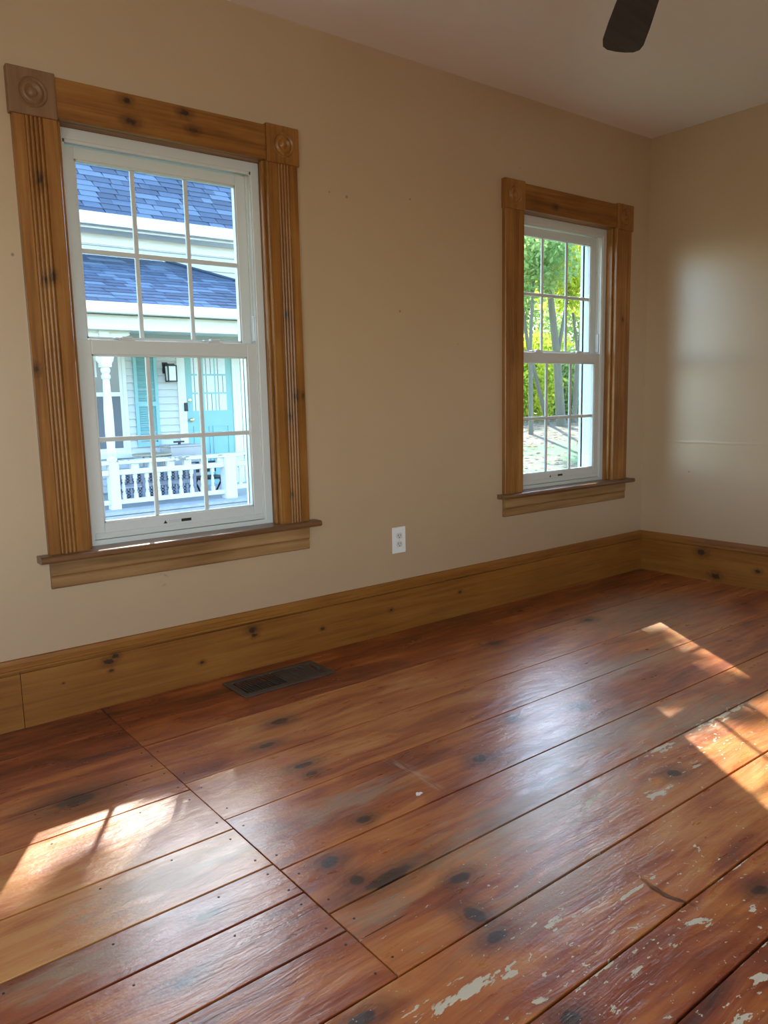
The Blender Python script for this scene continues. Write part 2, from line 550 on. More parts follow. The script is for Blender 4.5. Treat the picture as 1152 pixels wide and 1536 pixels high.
tag(o, 'off-white plaster ceiling', 'ceiling', kind='structure')

# ---- floor of wide pine boards
RG = (1.286, 1.636, 2.492, 2.624)       # register opening x0, x1, y0, y1
floor = mk('floor', MB().box(XL, RG[0], YF, W, -.06, -.022).box(RG[1], XR, YF, W, -.06, -.022)
           .box(RG[0], RG[1], YF, RG[2], -.06, -.022).box(RG[0], RG[1], RG[3], W, -.06, -.022), M['gap'])
tag(floor, 'worn red-brown wide plank pine floor with knots and paint flakes', 'floor', kind='structure')
XC = .818


def plank(x0, x1, y0, y1, tint, gap=.0022):
    g = gap * 1.1
    z0 = -.022
    b = .0008
    x0 += g * .6; x1 -= g * .6; y0 += g; y1 -= g
    v = [(x0, y0, z0), (x1, y0, z0), (x1, y1, z0), (x0, y1, z0),
         (x0, y0, -b), (x1, y0, -b), (x1, y1, -b), (x0, y1, -b),
         (x0 + b, y0 + b, 0), (x1 - b, y0 + b, 0), (x1 - b, y1 - b, 0), (x0 + b, y1 - b, 0)]
    f = [(0, 3, 2, 1), (8, 9, 10, 11)]
    for i in range(4):
        j = (i + 1) % 4
        f += [(i, j, 4 + j, 4 + i), (4 + i, 4 + j, 8 + j, 8 + i)]
    me = bpy.data.meshes.new('plank')
    me.from_pydata(v, [], f)
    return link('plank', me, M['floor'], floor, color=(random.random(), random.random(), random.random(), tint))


yr = [2.746, 2.545, 2.318, 2.002, 1.752, 1.469, 1.267, 1.034]
tr_ = [.42, .45, .55, .55, .49, .50, .57]
gr_ = [.0012, .0012, .0016, .0012, .0020, .0026, .0026]
def notched(pts, tint):
    # board with a corner cut out for the register
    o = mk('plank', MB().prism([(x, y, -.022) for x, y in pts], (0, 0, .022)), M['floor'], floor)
    o.color = (random.random(), random.random(), random.random(), tint)


ga = .0013
notched([(XC + .001, yr[1] + ga), (RG[0], yr[1] + ga), (RG[0], RG[3]), (RG[1], RG[3]), (RG[1], yr[1] + ga), (XR - .001, yr[1] + ga), (XR - .001, yr[0]), (XC + .001, yr[0])], tr_[0])
notched([(XC + .001, yr[2] + ga), (XR - .001, yr[2] + ga), (XR - .001, yr[1] - ga), (RG[1], yr[1] - ga), (RG[1], RG[2]), (RG[0], RG[2]), (RG[0], yr[1] - ga), (XC + .001, yr[1] - ga)], tr_[1])
for i in range(2, 7): plank(XC, XR, yr[i + 1], yr[i], tr_[i], gr_[i])
yl = [2.746, 2.51, 2.314, 2.136, 1.962, 1.70, 1.50, 1.364, 1.20, 1.034]
tl_ = [.36, .42, .50, .54, .64, .70, .45, .49, .45]
gl_ = [.001, .0012, .0014, .0022, .0024, .0030, .0026, .0030, .0022]
for i in range(9): plank(XL, XC, yl[i + 1], yl[i], tl_[i], gl_[i])
yb = [1.034, .805, .643, .40, .20, -.04, -.27, -.5, -.74, -.95, -1.2, -1.42, -1.6, -1.799]
tb_ = [.60, .47, .44, .5, .55, .45, .5, .4, .55, .5, .45, .5, .5]
for i in range(13): plank(XL, XR, yb[i + 1], yb[i], tb_[i], .0030)

# nail heads along the board ends
nm = MB()
for i in range(9):
    for t in (.2, .8):
        y = yl[i + 1] + (yl[i] - yl[i + 1]) * t
        nm.lathe([(.003, .0), (.003, .0006)], 7, (XC - .025 + random.uniform(-.006, .006), y, 0))
for i in range(7):
    for t in (.2, .8):
        y = yr[i + 1] + (yr[i] - yr[i + 1]) * t
        nm.lathe([(.003, .0), (.003, .0006)], 7, (XC + .028 + random.uniform(-.006, .006), y, 0))
for x in (.25, .45, .66):
    for i in range(3, 8):
        nm.lathe([(.0028, .0), (.0028, .0006)], 7, (x + random.uniform(-.03, .03), yl[i] - .03, 0))
tag(mk('nail_head', nm, M['slot'], floor), kind='stuff')


# ---- baseboards
def base_prof():
    # (distance from wall, height)
    return [(0, 0), (.022, 0), (.022, .190), (.015, .192), (.015, .199), (0, .199)], [(0, .199), (.027, .199), (.029, .202), (.027, .206), (.020, .209), (.020, .216), (.022, .218), (.020, .221), (.014, .224), (.011, .230), (.009, .237), (0, .239)]


bp, cp = base_prof()
bb = empty('baseboard_back', (0, 0, 0))
tag(bb, 'tall ochre pine baseboard under the two sash windows', 'baseboard', kind='structure')
for (x0, x1) in ((XL, .5635), (.5655, XR - .022)):
    mk('board', MB().prism([(x0, W - d, z) for d, z in bp], (x1 - x0, 0, 0)), M['base'], bb)
mk('cap_moulding', MB().prism([(XL, W - d, z) for d, z in cp], (XR - .008 - XL, 0, 0)), M['base'], bb)
bb = empty('baseboard_right', (0, 0, 0))
tag(bb, 'tall knotty pine baseboard along the plain corner wall', 'baseboard', kind='structure')
mk('board', MB().prism([(XR - d, YF, z) for d, z in bp], (0, W - YF, 0)), M['base_y'], bb)
mk('cap_moulding', MB().prism([(XR - d, YF, z) for d, z in cp], (0, W - YF, 0)), M['base_y'], bb)


# ================================================================== SASH WINDOWS
def side_casing_prof(w, t=.024):
    """(across, proud of the wall) with reeded middle"""
    p = [(0, 0), (0, t - .003), (.003, t)]
    a, b = .036, .092
    p += [(a, t), (a + .002, t - .005)]
    nr = 4
    step = (b - a - .004) / nr
    for i in range(nr):
        u = a + .002 + i * step
        p += [(u + step * .18, t - .001), (u + step * .5, t + .001), (u + step * .82, t - .001), (u + step, t - .006)]
    p += [(b, t), (w - .003, t), (w, t - .003), (w, 0)]
    return p


def make_window(n, c, rosette_mat, label):
    r = empty('window_%d' % n, (c, W, OZ0))
    tag(r, label, 'window', kind='structure')
    def P(mb, name, mat, parent=r, **kw):
        # geometry is written in world metres; shift into the window's own frame
        mb.v = [(x - c, y - W, z - OZ0) for (x, y, z) in mb.v]
        return mk(name, mb, mat, parent, **kw)
    cw = .137
    H0, H1 = .58, 1.995
    prof = side_casing_prof(cw)
    P(MB().prism([(c - OPH - cw + u, W - v, H0) for u, v in prof], (0, 0, H1 - H0)), 'side_casing', M['casing_v'], color=(.11 * n, .3, .5, 1))
    P(MB().prism([(c + OPH + cw - u, W - v, H0) for u, v in prof], (0, 0, H1 - H0)), 'side_casing', M['casing_v'], color=(.6, .13 * n, .2, 1))
    P(MB().box(c - OPH, c + OPH, W - .023, W, 1.998, 2.124), 'head_casing', M['casing_h'], bevel=.003)
    for i, s in enumerate((-1, 1)):
        x0, x1 = sorted((c + s * (OPH - .001), c + s * (OPH + .145)))
        ro = P(MB().box(x0, x1, W - .030, W, 1.990, 2.131), 'rosette', rosette_mat[i], bevel=.004)
        pr = [(.046, -.001), (.046, .001), (.043, .004), (.039, .001), (.036, -.0005), (.032, .004), (.026, .006), (.020, .003), (.016, .001), (.012, .005), (.005, .008), (.001, .0085)]
        mb = MB().lathe([(q, -(W - W) - h) for q, h in pr], 32, ((x0 + x1) / 2, W - .030, 2.060), 'y')
        P(mb, 'bullseye', rosette_mat[i], ro, smooth=True)
    # interior stool with rounded nose, and two-step apron
    pz = [(W - .062 + .012 - .012 * math.sin(t), .568 + .012 * math.cos(t)) for t in [math.pi * i / 8 for i in range(9)]]
    sec = [(W, .580)] + pz + [(W, .556)]
    st = MB().prism([(c - .558, y, z) for y, z in sec], (1.116, 0, 0))
    st.box(c - OPH, c + OPH, W, W + .045, .556, .580)
    P(st, 'stool', M['stool'], bevel=0)
    ap = [(0, .556), (.022, .556), (.022, .508), (.016, .502), (.013, .502), (.018, .496), (.018, .464), (.014, .460), (0, .460)]
    P(MB().prism([(c - .520, W - d, z) for d, z in ap], (1.04, 0, 0)), 'apron', M['apron'])
    # wooden jamb lining and stop bead
    for s in (-1, 1):
        x0, x1 = sorted((c + s * OPH, c + s * (OPH + .011)))
        P(MB().box(x0, x1, W, W + .05, .58, 2.0), 'jamb', M['casing_v'])
        x0, x1 = sorted((c + s * (OPH - .014), c + s * OPH))
        P(MB().box(x0, x1, W - .004, W + .012, .58, 1.998), 'stop_bead', M['casing_v'], bevel=.004)
    P(MB().box(c - OPH, c + OPH, W, W + .05, 1.998, 2.009), 'head_jamb', M['casing_h'])
    # white vinyl master frame
    fo, fi = OPH, .352
    fy0, fy1 = W + .046, W + .185
    fr = MB()
    for s in (-1, 1):
        x0, x1 = sorted((c + s * fi, c + s * fo))
        fr.box(x0, x1, fy0, fy1, .576, 1.998)
    fr.box(c - fi, c + fi, fy0, fy1, 1.962, 1.998)
    fr.box(c - fi, c + fi, fy0, fy1, .576, .598)
    P(fr, 'frame', M['vinyl'], bevel=.002)
    tl = MB()
    for s in (-1, 1):     # raised track ribs
        x0, x1 = sorted((c + s * (fi - .006), c + s * fi))
        tl.box(x0, x1, W + .083, W + .088, 1.30, 1.962)
        tl.box(x0, x1, W + .050, W + .056, .598, 1.962)
    tl.box(c - fi, c + fi, W + .050, W + .056, 1.952, 1.962)
    P(tl, 'track', M['vinyl'])
    P(MB().box(c + fi - .010, c + fi - .001, W + .060, W + .080, 1.318, 1.42), 'track_cover', M['vinyl'], bevel=.002)
    # exterior trim
    ex = MB()
    for s in (-1, 1):
        x0, x1 = sorted((c + s * fi, c + s * (fo + .06)))
        ex.box(x0, x1, W + WT + .002, W + WT + .03, .54, 2.06)
    ex.box(c - fi, c + fi, W + WT + .002, W + WT + .03, 1.962, 2.06)
    ex.box(c - fi, c + fi, W + WT + .002, W + WT + .05, .53, .59)
    P(ex, 'outside_trim', M['vinyl'])
    # sashes
    gh = .305
    def sash(name, z0, z1, g0, g1, y0, y1):
        mb = MB()
        ww = .350
        mb.box(c - ww, c - gh, y0, y1, z0, z1)
        mb.box(c + gh, c + ww, y0, y1, z0, z1)
        mb.box(c - gh, c + gh, y0, y1, z0, g0)
        mb.box(c - gh, c + gh, y0, y1, g1, z1)
        # glazing bead
        b = .009
        yb0 = y0 + .004
        sa = P(mb, name, M['vinyl'], bevel=.0025)
        gb = MB()
        gb.box(c - gh, c - gh + b * .6, yb0, y1 - .004, g0, g1)
        gb.box(c + gh - b * .6, c + gh, yb0, y1 - .004, g0, g1)
        gb.box(c - gh, c + gh, yb0, y1 - .004, g0, g0 + b * .6)
        gb.box(c - gh, c + gh, yb0, y1 - .004, g1 - b * .6, g1)
        P(gb, 'glazing_bead', M['vinyl'], sa)
        ym = (y0 + y1) / 2
        mw = .0085
        xs = [c - gh + .0054, c - gh / 3, c + gh / 3, c + gh - .0054]
        zz = [g0 + .0054, (g0 + g1) / 2, g1 - .0054]
        for x in xs[1:3]:
            P(MB().box(x - mw, x + mw, ym - .005, ym + .005, zz[0], zz[2]), 'muntin', M['vinyl'], sa, bevel=.003)
        P(MB().box(xs[0], xs[3], ym - .0052, ym + .0052, zz[1] - mw, zz[1] + mw), 'muntin', M['vinyl'], sa, bevel=.003)
        for i in range(3):
            for j in range(2):
                P(MB().box(xs[i] + (mw if i else 0), xs[i + 1] - (mw if i < 2 else 0), ym - .0015, ym + .0015, zz[j] + (mw if j else 0), zz[j + 1] - (0 if j else mw)), 'pane', M['glass'], sa)
        return sa
    up = sash('upper_sash', 1.262, 1.955, 1.315, 1.915, W + .090, W + .118)
    lo = sash('lower_sash', .599, 1.308, .657, 1.256, W + .054, W + .082)
    # tilt ledge and printed sticker on the bottom rail, latches on the meeting rail
    P(MB().box(c - .342, c + .342, W + .048, W + .054, .600, .622), 'pull_rail', M['vinyl'], lo, bevel=.002)
    for x in (-.175, .170):
        lt = MB()
        lt.box(c + x - .030, c + x + .030, W + .056, W + .080, 1.308, 1.313)
        lt.box(c + x - .018, c + x + .022, W + .060, W + .078, 1.313, 1.322)
        lt.box(c + x - .040, c + x - .005, W + .070, W + .098, 1.313, 1.319)
        P(lt, 'latch', M['vinyl'], lo, bevel=.002)
    yl_ = W + .0537
    x = c - .085
    P(MB().prism([(x, yl_, .6285), (x + .016, yl_, .6285), (x + .008, yl_, .641)], (0, .0005, 0)), 'warning_mark', M['label_black'], lo)
    tx = MB()
    for q in range(3):
        u = x + .022
        while u < x + .064:
            L = random.uniform(.003, .008)
            tx.box(u, min(u + L, x + .066), yl_, yl_ + .0005, .638 - q * .004, .6395 - q * .004)
            u += L + .002
    P(tx, 'printed_line', M['label_gray'], lo)
    P(MB().box(x + .072, x + .113, yl_, yl_ + .0005, .6290, .640), 'printed_block', M['label_black'], lo)
    return r


make_window(1, WIN_C[0], (M['rosette'], M['casing_v']), 'white sash window in fluted pine trim showing the house next door')
make_window(2, WIN_C[1], (M['casing_v'], M['casing_v']), 'white sash window in fluted pine trim showing trees, beside the corner')


# ---- plain windows in the two walls behind the camera
def rear_window(n, axis, f, u0, u1, z0, z1, parts, label):
    r = empty('window_%d' % n, (0, 0, 0))
    tag(r, label, 'window', kind='structure')
    def bx(a0, a1, b0, b1, d0, d1):
        return MB().box(a0, a1, d0, d1, b0, b1) if axis == 'y' else MB().box(d0, d1, a0, a1, b0, b1)
    w = .05
    d0, d1 = f - .11, f - .05
    for (a0, a1, b0, b1) in ((u0, u0 + w, z0, z1), (u1 - w, u1, z0, z1), (u0 + w, u1 - w, z1 - w, z1), (u0 + w, u1 - w, z0, z0 + w)):
        mk('frame', bx(a0, a1, b0, b1, d0, d1), M['vinyl'], r)
    e = np.linspace(u0 + w, u1 - w, parts + 1)
    for i in range(1, parts):
        mk('mullion', bx(e[i] - .025, e[i] + .025, z0 + w, z1 - w, d0, d1), M['vinyl'], r)
    for i in range(parts):
        mk('pane', bx(e[i] + (.025 if i else 0), e[i + 1] - (.025 if i < parts - 1 else 0), z0 + w, z1 - w, f - .082, f - .079), M['glass'], r)
    cw = .11
    g = .02
    for (a0, a1, b0, b1) in ((u0 - cw, u0, z0 - .02, z1 + cw), (u1, u1 + cw, z0 - .02, z1 + cw), (u0, u1, z1, z1 + cw), (u0 - cw, u1 + cw, z0 - cw, z0 - .02)):
        mk('casing', bx(a0, a1, b0, b1, f, f + g), M['casing_v'], r)


rear_window(3, 'y', YF, *FH[:2], *FH[2:], 2, 'wide white window across from the sash windows')
rear_window(4, 'x', XL, *LH[:2], *LH[2:], 2, 'white double window in the wall facing the plain wall')


# ================================================================== THINGS IN THE ROOM
# ---- wall outlet
ox, oz = 2.230, .4295
r = empty('wall_outlet', (ox, W, oz))
tag(r, 'white duplex outlet with rectangular cover plate on the tan wall', 'outlet')
mk('cover_plate', MB().prism([(-.039, 0, -.061), (.039, 0, -.061), (.039, 0, .061), (-.039, 0, .061)], (0, -.006, 0)), M['plate'], r, bevel=.0025)
for s in (-1, 1):
    q = MB()
    pts = []
    for i in range(24):
        t = 2 * math.pi * i / 24
        pts.append((.0172 * math.cos(t), -.006, max(-.0125, min(.0125, .0172 * math.sin(t))) + s * .0195))
    q.prism(pts, (0, -.0018, 0))
    ro = mk('receptacle', q, M['plate2'], r)
    for (x, w_, h_) in ((-.0065, .0012, .0042), (.0065, .0012, .0034)):
        mk('slot', MB().box(x - w_, x + w_, -.0082, -.0074, s * .0195 + .003 - h_, s * .0195 + .003 + h_), M['slot'], ro)  # raised dark piece, its colour standing for shade in the slot hole
    mk('slot', MB().lathe([(.0026, -.0074), (.0026, -.0082)], 12, (0, 0, s * .0195 - .0075), 'y'), M['slot'], ro)
mk('screw', MB().lathe([(.0032, -.0056), (.003, -.0072), (.0012, -.0076)], 14, (0, 0, 0), 'y'), M['plate2'], r)

# ---- floor register
vx, vy = 1.461, 2.558
vw, vd = .404, .186
r = empty('floor_register', (vx, vy, 0), math.radians(0))
tag(r, 'brown metal floor register with thin slats by the baseboard', 'vent')
sec = .026
fr = MB()
for (x0, x1, y0, y1) in ((-vw / 2, vw / 2, -vd / 2, -vd / 2 + sec), (-vw / 2, vw / 2, vd / 2 - sec, vd / 2), (-vw / 2, -vw / 2 + sec, -vd / 2 + sec, vd / 2 - sec), (vw / 2 - sec, vw / 2, -vd / 2 + sec, vd / 2 - sec)):
    fr.box(x0, x1, y0, y1, 0, .006)
mk('frame', fr, M['register'], r, bevel=.002)
du = MB()
hw_, hd_ = vw / 2 - sec, vd / 2 - sec
for (x0, x1, y0, y1) in ((-hw_ - .001, -hw_, -hd_, hd_), (hw_, hw_ + .001, -hd_, hd_), (-hw_, hw_, -hd_ - .001, -hd_), (-hw_, hw_, hd_, hd_ + .001)):
    du.box(x0, x1, y0, y1, -.40, -.001)
du.box(-hw_, hw_, -hd_, hd_, -.401, -.40)
mk('duct', du, M['duct'], r)
mk('damper', MB().box(.005, vw / 2 - sec - .018, -vd / 2 + sec, vd / 2 - sec, .0003, .0035), M['register'], r)
sm = MB().box(-.0012, .0012, -vd / 2 + sec, vd / 2 - sec, .0012, .0052).mesh('slat')
x = -vw / 2 + sec + .011
while x < vw / 2 - sec - .02:
    link('slat', sm, M['register'], r, loc=(x, 0, 0))
    x += .0118
mk('slat_divider', MB().box(vw / 2 - sec - .020, vw / 2 - sec - .016, -vd / 2 + sec, vd / 2 - sec, .0012, .006), M['register'], r)
mk('lever', MB().box(vw / 2 - sec - .012, vw / 2 - sec - .005, -.03, -.012, .0012, .008), M['register'], r, bevel=.001)

# ---- loose flake of white paint lying on the boards
r = tag(mk('paint_chip', MB().prism([(-.011, -.003, 0), (-.004, -.008, 0), (.004, -.005, 0), (.012, -.004, 0), (.009, .003, 0), (.003, .004, 0), (.001, .009, 0), (-.006, .005, 0)], (0, 0, .0016)), M['plate']),
        'small white paint chip lying loose on the plank floor', 'paint chip')
r.location = (1.291, 1.524, .0003)

# ---- ceiling fan at rest (only one blade end reaches the picture)
FX, FY, FZ = 1.945, 1.268, 2.25
r = empty('ceiling_fan', (FX, FY, CEIL))
tag(r, 'dark brown ceiling fan with a blade under the off-white ceiling', 'ceiling fan')
dz = FZ - CEIL
mk('canopy', MB().lathe([(.03, -.055), (.06, -.04), (.072, -.012), (.072, 0)], 28), M['fan_metal'], r, smooth=True)
mk('downrod', MB().lathe([(.012, -.12), (.012, -.05)], 14), M['fan_metal'], r, smooth=True)
mk('motor', MB().lathe([(.03, dz - .035), (.07, dz - .032), (.10, dz - .012), (.115, dz + .03), (.112, dz + .08), (.09, dz + .12), (.05, dz + .155), (.02, dz + .165)], 32), M['fan_metal'], r, smooth=True)
outline = [(.20, -.048), (.30, -.058), (.50, -.066), (.62, -.068), (.66, -.062), (.682, -.045), (.690, -.015), (.690, .015), (.682, .045), (.66, .062), (.62, .068), (.50, .066), (.30, .058), (.20, .048)]
tilt = math.radians(10)
bm_ = MB().prism([(x, y * math.cos(tilt), y * math.sin(tilt)) for x, y in outline], (0, 0, .007)).mesh('blade')
im_ = MB().box(.09, .20, -.015, .015, -.004, .003).box(.19, .27, -.035, .035, -.006, 0).mesh('blade_iron')
for i in range(4):
    a = math.radians(43.6 + 90 * i)
    b = link('blade', bm_, M['fan'], r, loc=(0, 0, dz))
    b.rotation_euler.z = a
    b2 = link('blade_iron', im_, M['fan_metal'], r, loc=(0, 0, dz))
    b2.rotation_euler.z = a

# ================================================================== OUTSIDE
# ---- materials
def m_ground():
    k = N('lawn_ground')
    p = k.pos()
    n1 = k.noise(p, .9, 5, .6)
    n2 = k.noise(k.vec('MULTIPLY', p, (1, 1, 1)), 9, 4, .6)
    n3 = k.noise(k.vec('MULTIPLY', p, (.35, .35, .35)), 1.0, 4, .6)
    grass = k.mix(n2, (.05, .12, .05), (.14, .25, .10))
    dirt = k.mix(n2, (.07, .06, .05), (.22, .17, .125))
    f = k.rng(k.math('ADD', k.math('MULTIPLY', n1, .6), k.math('MULTIPLY', n3, .5)), .53, .64)
    # further off, leaf litter covers more of the grass
    d = k.vec('LENGTH', k.vec('SUBTRACT', p, (0, 0, 0)))
    f = k.math('MAXIMUM', f, k.rng(d, 18.5, 22, 0, .9))
    col = k.mix(f, grass, dirt)
    return k.pbr(col, .9, k.bump(k.noise(p, 30, 4), .6, .05), spec=.2)


def m_leaf(name, a, b, c, trans=.55):
    k = N(name)
    p = k.pos()
    n1 = k.noise(p, 1.1, 3)
    n2 = k.noise(p, 9.0, 2)
    col = k.ramp(k.math('ADD', k.math('MULTIPLY', n1, .55), k.math('MULTIPLY', n2, .45)), [(.36, a), (.5, b), (.64, c)])
    trans += .08
    di = k.n('ShaderNodeBsdfDiffuse')
    tl = k.n('ShaderNodeBsdfTranslucent')
    k.put(di.inputs[0], col)
    k.put(tl.inputs[0], col)
    mx = k.n('ShaderNodeMixShader')
    mx.inputs[0].default_value = trans
    k.t.links.new(di.outputs[0], mx.inputs[1])
    k.t.links.new(tl.outputs[0], mx.inputs[2])
    k.t.links.new(mx.outputs[0], k.out.inputs['Surface'])
    return k.m


def m_bark():
    k = N('grey_bark')
    p = k.pos()
    n1 = k.noise(k.vec('MULTIPLY', p, (9, 9, 1.6)), 1.0, 5, .65)
    return k.pbr(k.mix(n1, (.075, .07, .05), (.20, .18, .13)), .9, k.bump(n1, .8, .03), spec=.2)


M['ground'] = m_ground()
M['bark'] = m_bark()
M['leaf_y'] = m_leaf('yellow_green_leaf', (.22, .34, .04), (.50, .56, .06), (.80, .72, .08))
M['leaf_g'] = m_leaf('green_leaf', (.16, .28, .09), (.30, .42, .14), (.50, .55, .20))
M['leaf_o'] = m_leaf('turning_leaf', (.24, .34, .08), (.55, .52, .10), (.75, .52, .14))
M['litter'] = m_leaf('fallen_leaf', (.25, .13, .06), (.42, .27, .14), (.55, .42, .25), .3)
M['siding'] = plain('white_clapboard_paint', (.56, .58, .59), .5, var=.04)
M['trimw'] = plain('white_trim_paint', (.70, .71, .70), .45, var=.03)
M['soffit'] = plain('soffit_paint', (.68, .69, .69), .6, var=.05)
M['teal'] = plain('pale_teal_paint', (.22, .44, .46), .45, var=.06)
M['deck'] = plain('weathered_grey_deck', (.42, .44, .46), .7, var=.25, scale=14)
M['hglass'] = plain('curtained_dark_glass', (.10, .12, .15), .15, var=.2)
M['screen'] = plain('grey_insect_screen', (.13, .14, .16), .7, var=.1)
M['curtain'] = plain('pale_curtain', (.66, .70, .74), .8, var=.12, scale=25)
M['iron'] = plain('black_iron', (.03, .03, .035), .45, metal=.4)
M['frost'] = plain('lantern_glass', (.75, .77, .78), .3)
M['brass'] = plain('brass', (.75, .62, .36), .25, metal=1.0)
M['card'] = plain('grey_cardboard', (.44, .42, .40), .8, var=.1)
M['wicker'] = plain('dark_grey_wicker', (.30, .32, .41), .6, var=.3, scale=30)
M['tan'] = plain('tan_wood', (.45, .36, .25), .6)
SH = [plain('blue_black_shingle', c, .85, var=.25, scale=60) for c in ((.048, .074, .125), (.066, .10, .165), (.10, .145, .215), (.038, .058, .10))]


def m_peel():
    k = N('peeling_white_paint')
    p = k.pos()
    f = k.rng(k.noise(k.vec('MULTIPLY', p, (7, 20, 20)), 1.0, 4, .6), .56, .60)
    return k.pbr(k.mix(f, (.68, .69, .68), (.26, .24, .22)), .6)


M['peel'] = m_peel()


def sm_(a, b, x):
    t = max(0, min(1, (x - a) / (b - a)))
    return t * t * (3 - 2 * t)


def ground_z(x, y):
    r = math.hypot(x, y)
    return -.6 + .72 * sm_(13, 27, r) * sm_(4, 14, x) + .02 * math.sin(x * .7) * math.cos(y * .6)


gx = np.concatenate([np.linspace(-60, -8, 10), np.linspace(-6, 44, 51), np.linspace(50, 90, 7)])
gy = np.concatenate([np.linspace(-60, -6, 10), np.linspace(-4, 44, 49), np.linspace(50, 90, 7)])
gv = [(x, y, ground_z(x, y)) for y in gy for x in gx]
nx = len(gx)
gf = [(j * nx + i, j * nx + i + 1, (j + 1) * nx + i + 1, (j + 1) * nx + i) for j in range(len(gy) - 1) for i in range(nx - 1)]
gme = bpy.data.meshes.new('ground')
gme.from_pydata(gv, [], gf)
o = link('ground', gme, M['ground'], smooth=True)
tag(o, 'patchy lawn with brown leaf litter under the trees outside', 'ground', kind='structure')

# ---- the house next door
YD, YP, YE = 11.6, 9.8, 9.5          # facade, porch railing line, porch eave
HX0, HX1 = 1.2, 7.2
FZ0 = -.24                            # porch floor
H = empty('neighbour_house', (4.2, YD, -.6))
tag(H, 'white clapboard house with blue-black shingle roofs and a front porch', 'house')
HO = Vector((4.2, YD, -.6))


def HP(mb, name, mat, parent=H, **kw):
    mb.v = [(x - HO.x, y - HO.y, z - HO.z) for (x, y, z) in mb.v]
    return mk(name, mb, mat, parent, **kw)


wallp = HP(MB().box(HX0, HX1, YD, YD + 7.4, -.6, 3.70), 'facade', M['siding'])
# clapboards: thin wedge boards, one object each
z = FZ0 + .02
while z < 3.50:
    x0, x1 = HX0, HX1
    HP(MB().prism([(x0, YD, z), (x0, YD - .034, z), (x0, YD - .006, z + .104), (x0, YD, z + .104)], (x1 - x0, 0, 0)), 'clapboard', M['siding'], wallp)
    z += .108
# gable-free main roof with eave, gutter board and soffit
RS = .95
ey, ez = 11.18, 3.70
ry = 15.3
rz_ = ez + (ry - ey) * RS
roof = HP(MB().prism([(HX0 - .4, ey, ez - .02), (HX0 - .4, ry, rz_ - .02), (HX0 - .4, 2 * ry - ey, ez - .02), (HX0 - .4, 2 * ry - ey, ez - .08), (HX0 - .4, ry, rz_ - .12), (HX0 - .4, ey, ez - .08)], (HX1 - HX0 + .8, 0, 0)), 'main_roof', SH[0])
HP(MB().box(HX0 - .4, HX1 + .4, ey - .10, ey + .02, ez - .17, ez - .005), 'gutter', M['trimw'], roof, bevel=.01)
HP(MB().box(HX0 - .4, HX1 + .4, ey + .02, YD, ez - .20, ez - .17), 'soffit', M['soffit'], roof)
HP(MB().box(HX0, HX1, YD - .05, YD - .02, ez - .34, ez - .20), 'frieze_board', M['trimw'], roof)
# gable end so that the house is closed
HP(MB().prism([(HX1 - .02, YD, 3.6), (HX1 - .02, YD + 7.4, 3.6), (HX1 - .02, ry, rz_ - .2)], (.02, 0, 0)), 'gable', M['siding'])
HP(MB().prism([(HX0, YD, 3.6), (HX0, YD + 7.4, 3.6), (HX0, ry, rz_ - .2)], (.02, 0, 0)), 'gable', M['siding'])
# porch roof with hip at its right end
pe_z = 2.30
ps = .91 / 2.1
px1 = 7.05
px0 = HX0 - .3
pt = pe_z + (YD - YE) * ps
hip = YD - YE
pr_ = MB()
A = [(px0, YE, pe_z), (px1, YE, pe_z), (px1 - hip, YD, pt), (px0, YD, pt), (px1, YD, pe_z)]
b_ = len(pr_.v)
pr_.v += A + [(x, y, z - .05) for x, y, z in A]
pr_.f += [(0, 1, 2, 3), (1, 4, 2), (5, 8, 7, 6), (6, 7, 9), (0, 5, 6, 1), (1, 6, 9, 4), (3, 2, 7, 8), (2, 4, 9, 7), (0, 3, 8, 5)]
porch_roof = HP(pr_, 'porch_roof', SH[0])
HP(MB().box(px0, px1 + .02, YE - .10, YE + .02, pe_z - .14, pe_z - .01), 'gutter', M['trimw'], porch_roof, bevel=.012)
HP(MB().box(px1 - .02, px1 + .10, YE + .02, YD, pe_z - .14, pe_z - .01), 'gutter', M['trimw'], porch_roof, bevel=.012)
HP(MB().box(px0, px1 - .1, YE + .10, YE + .26, 1.985, pe_z - .14), 'porch_beam', M['trimw'], porch_roof)
HP(MB().box(px1 - .26, px1 - .1, YE + .26, YD, 1.985, pe_z - .14), 'porch_beam', M['trimw'], porch_roof)
HP(MB().box(px0, px1 - .1, YE + .26, YD, 2.12, 2.15), 'porch_ceiling', M['soffit'], porch_roof)
HP(MB().tube((px1, YE, pe_z + .02), (px1 - hip, YD, pt + .02), .02, .02, 8), 'hip_cap', SH[3], porch_roof)

# shingles: one object per visible tab, sharing mesh data
def shingle_mesh(w, lng, sl, m):
    c, s = math.cos(math.atan(sl)), math.sin(math.atan(sl))
    t = .009
    mb = MB()
    pts = [(-w / 2 + .002, 0), (w / 2 - .002, 0), (w / 2 - .002 - (.02 if w > .2 else 0), lng), (-w / 2 + .002, lng)]
    lo_, hi_ = [], []
    for (x, u) in pts:
        lift = t * (1 - u / lng) + .001
        hi_.append((x, u * c - lift * s, u * s + lift * c))
        lo_.append((x, u * c, u * s))
    mb.v = lo_ + hi_
    mb.f = [(4, 5, 6, 7), (0, 3, 2, 1), (0, 1, 5, 4), (1, 2, 6, 5), (2, 3, 7, 6), (3, 0, 4, 7)]
    me = mb.mesh('shingle')
    me.materials.append(SH[m])
    return me


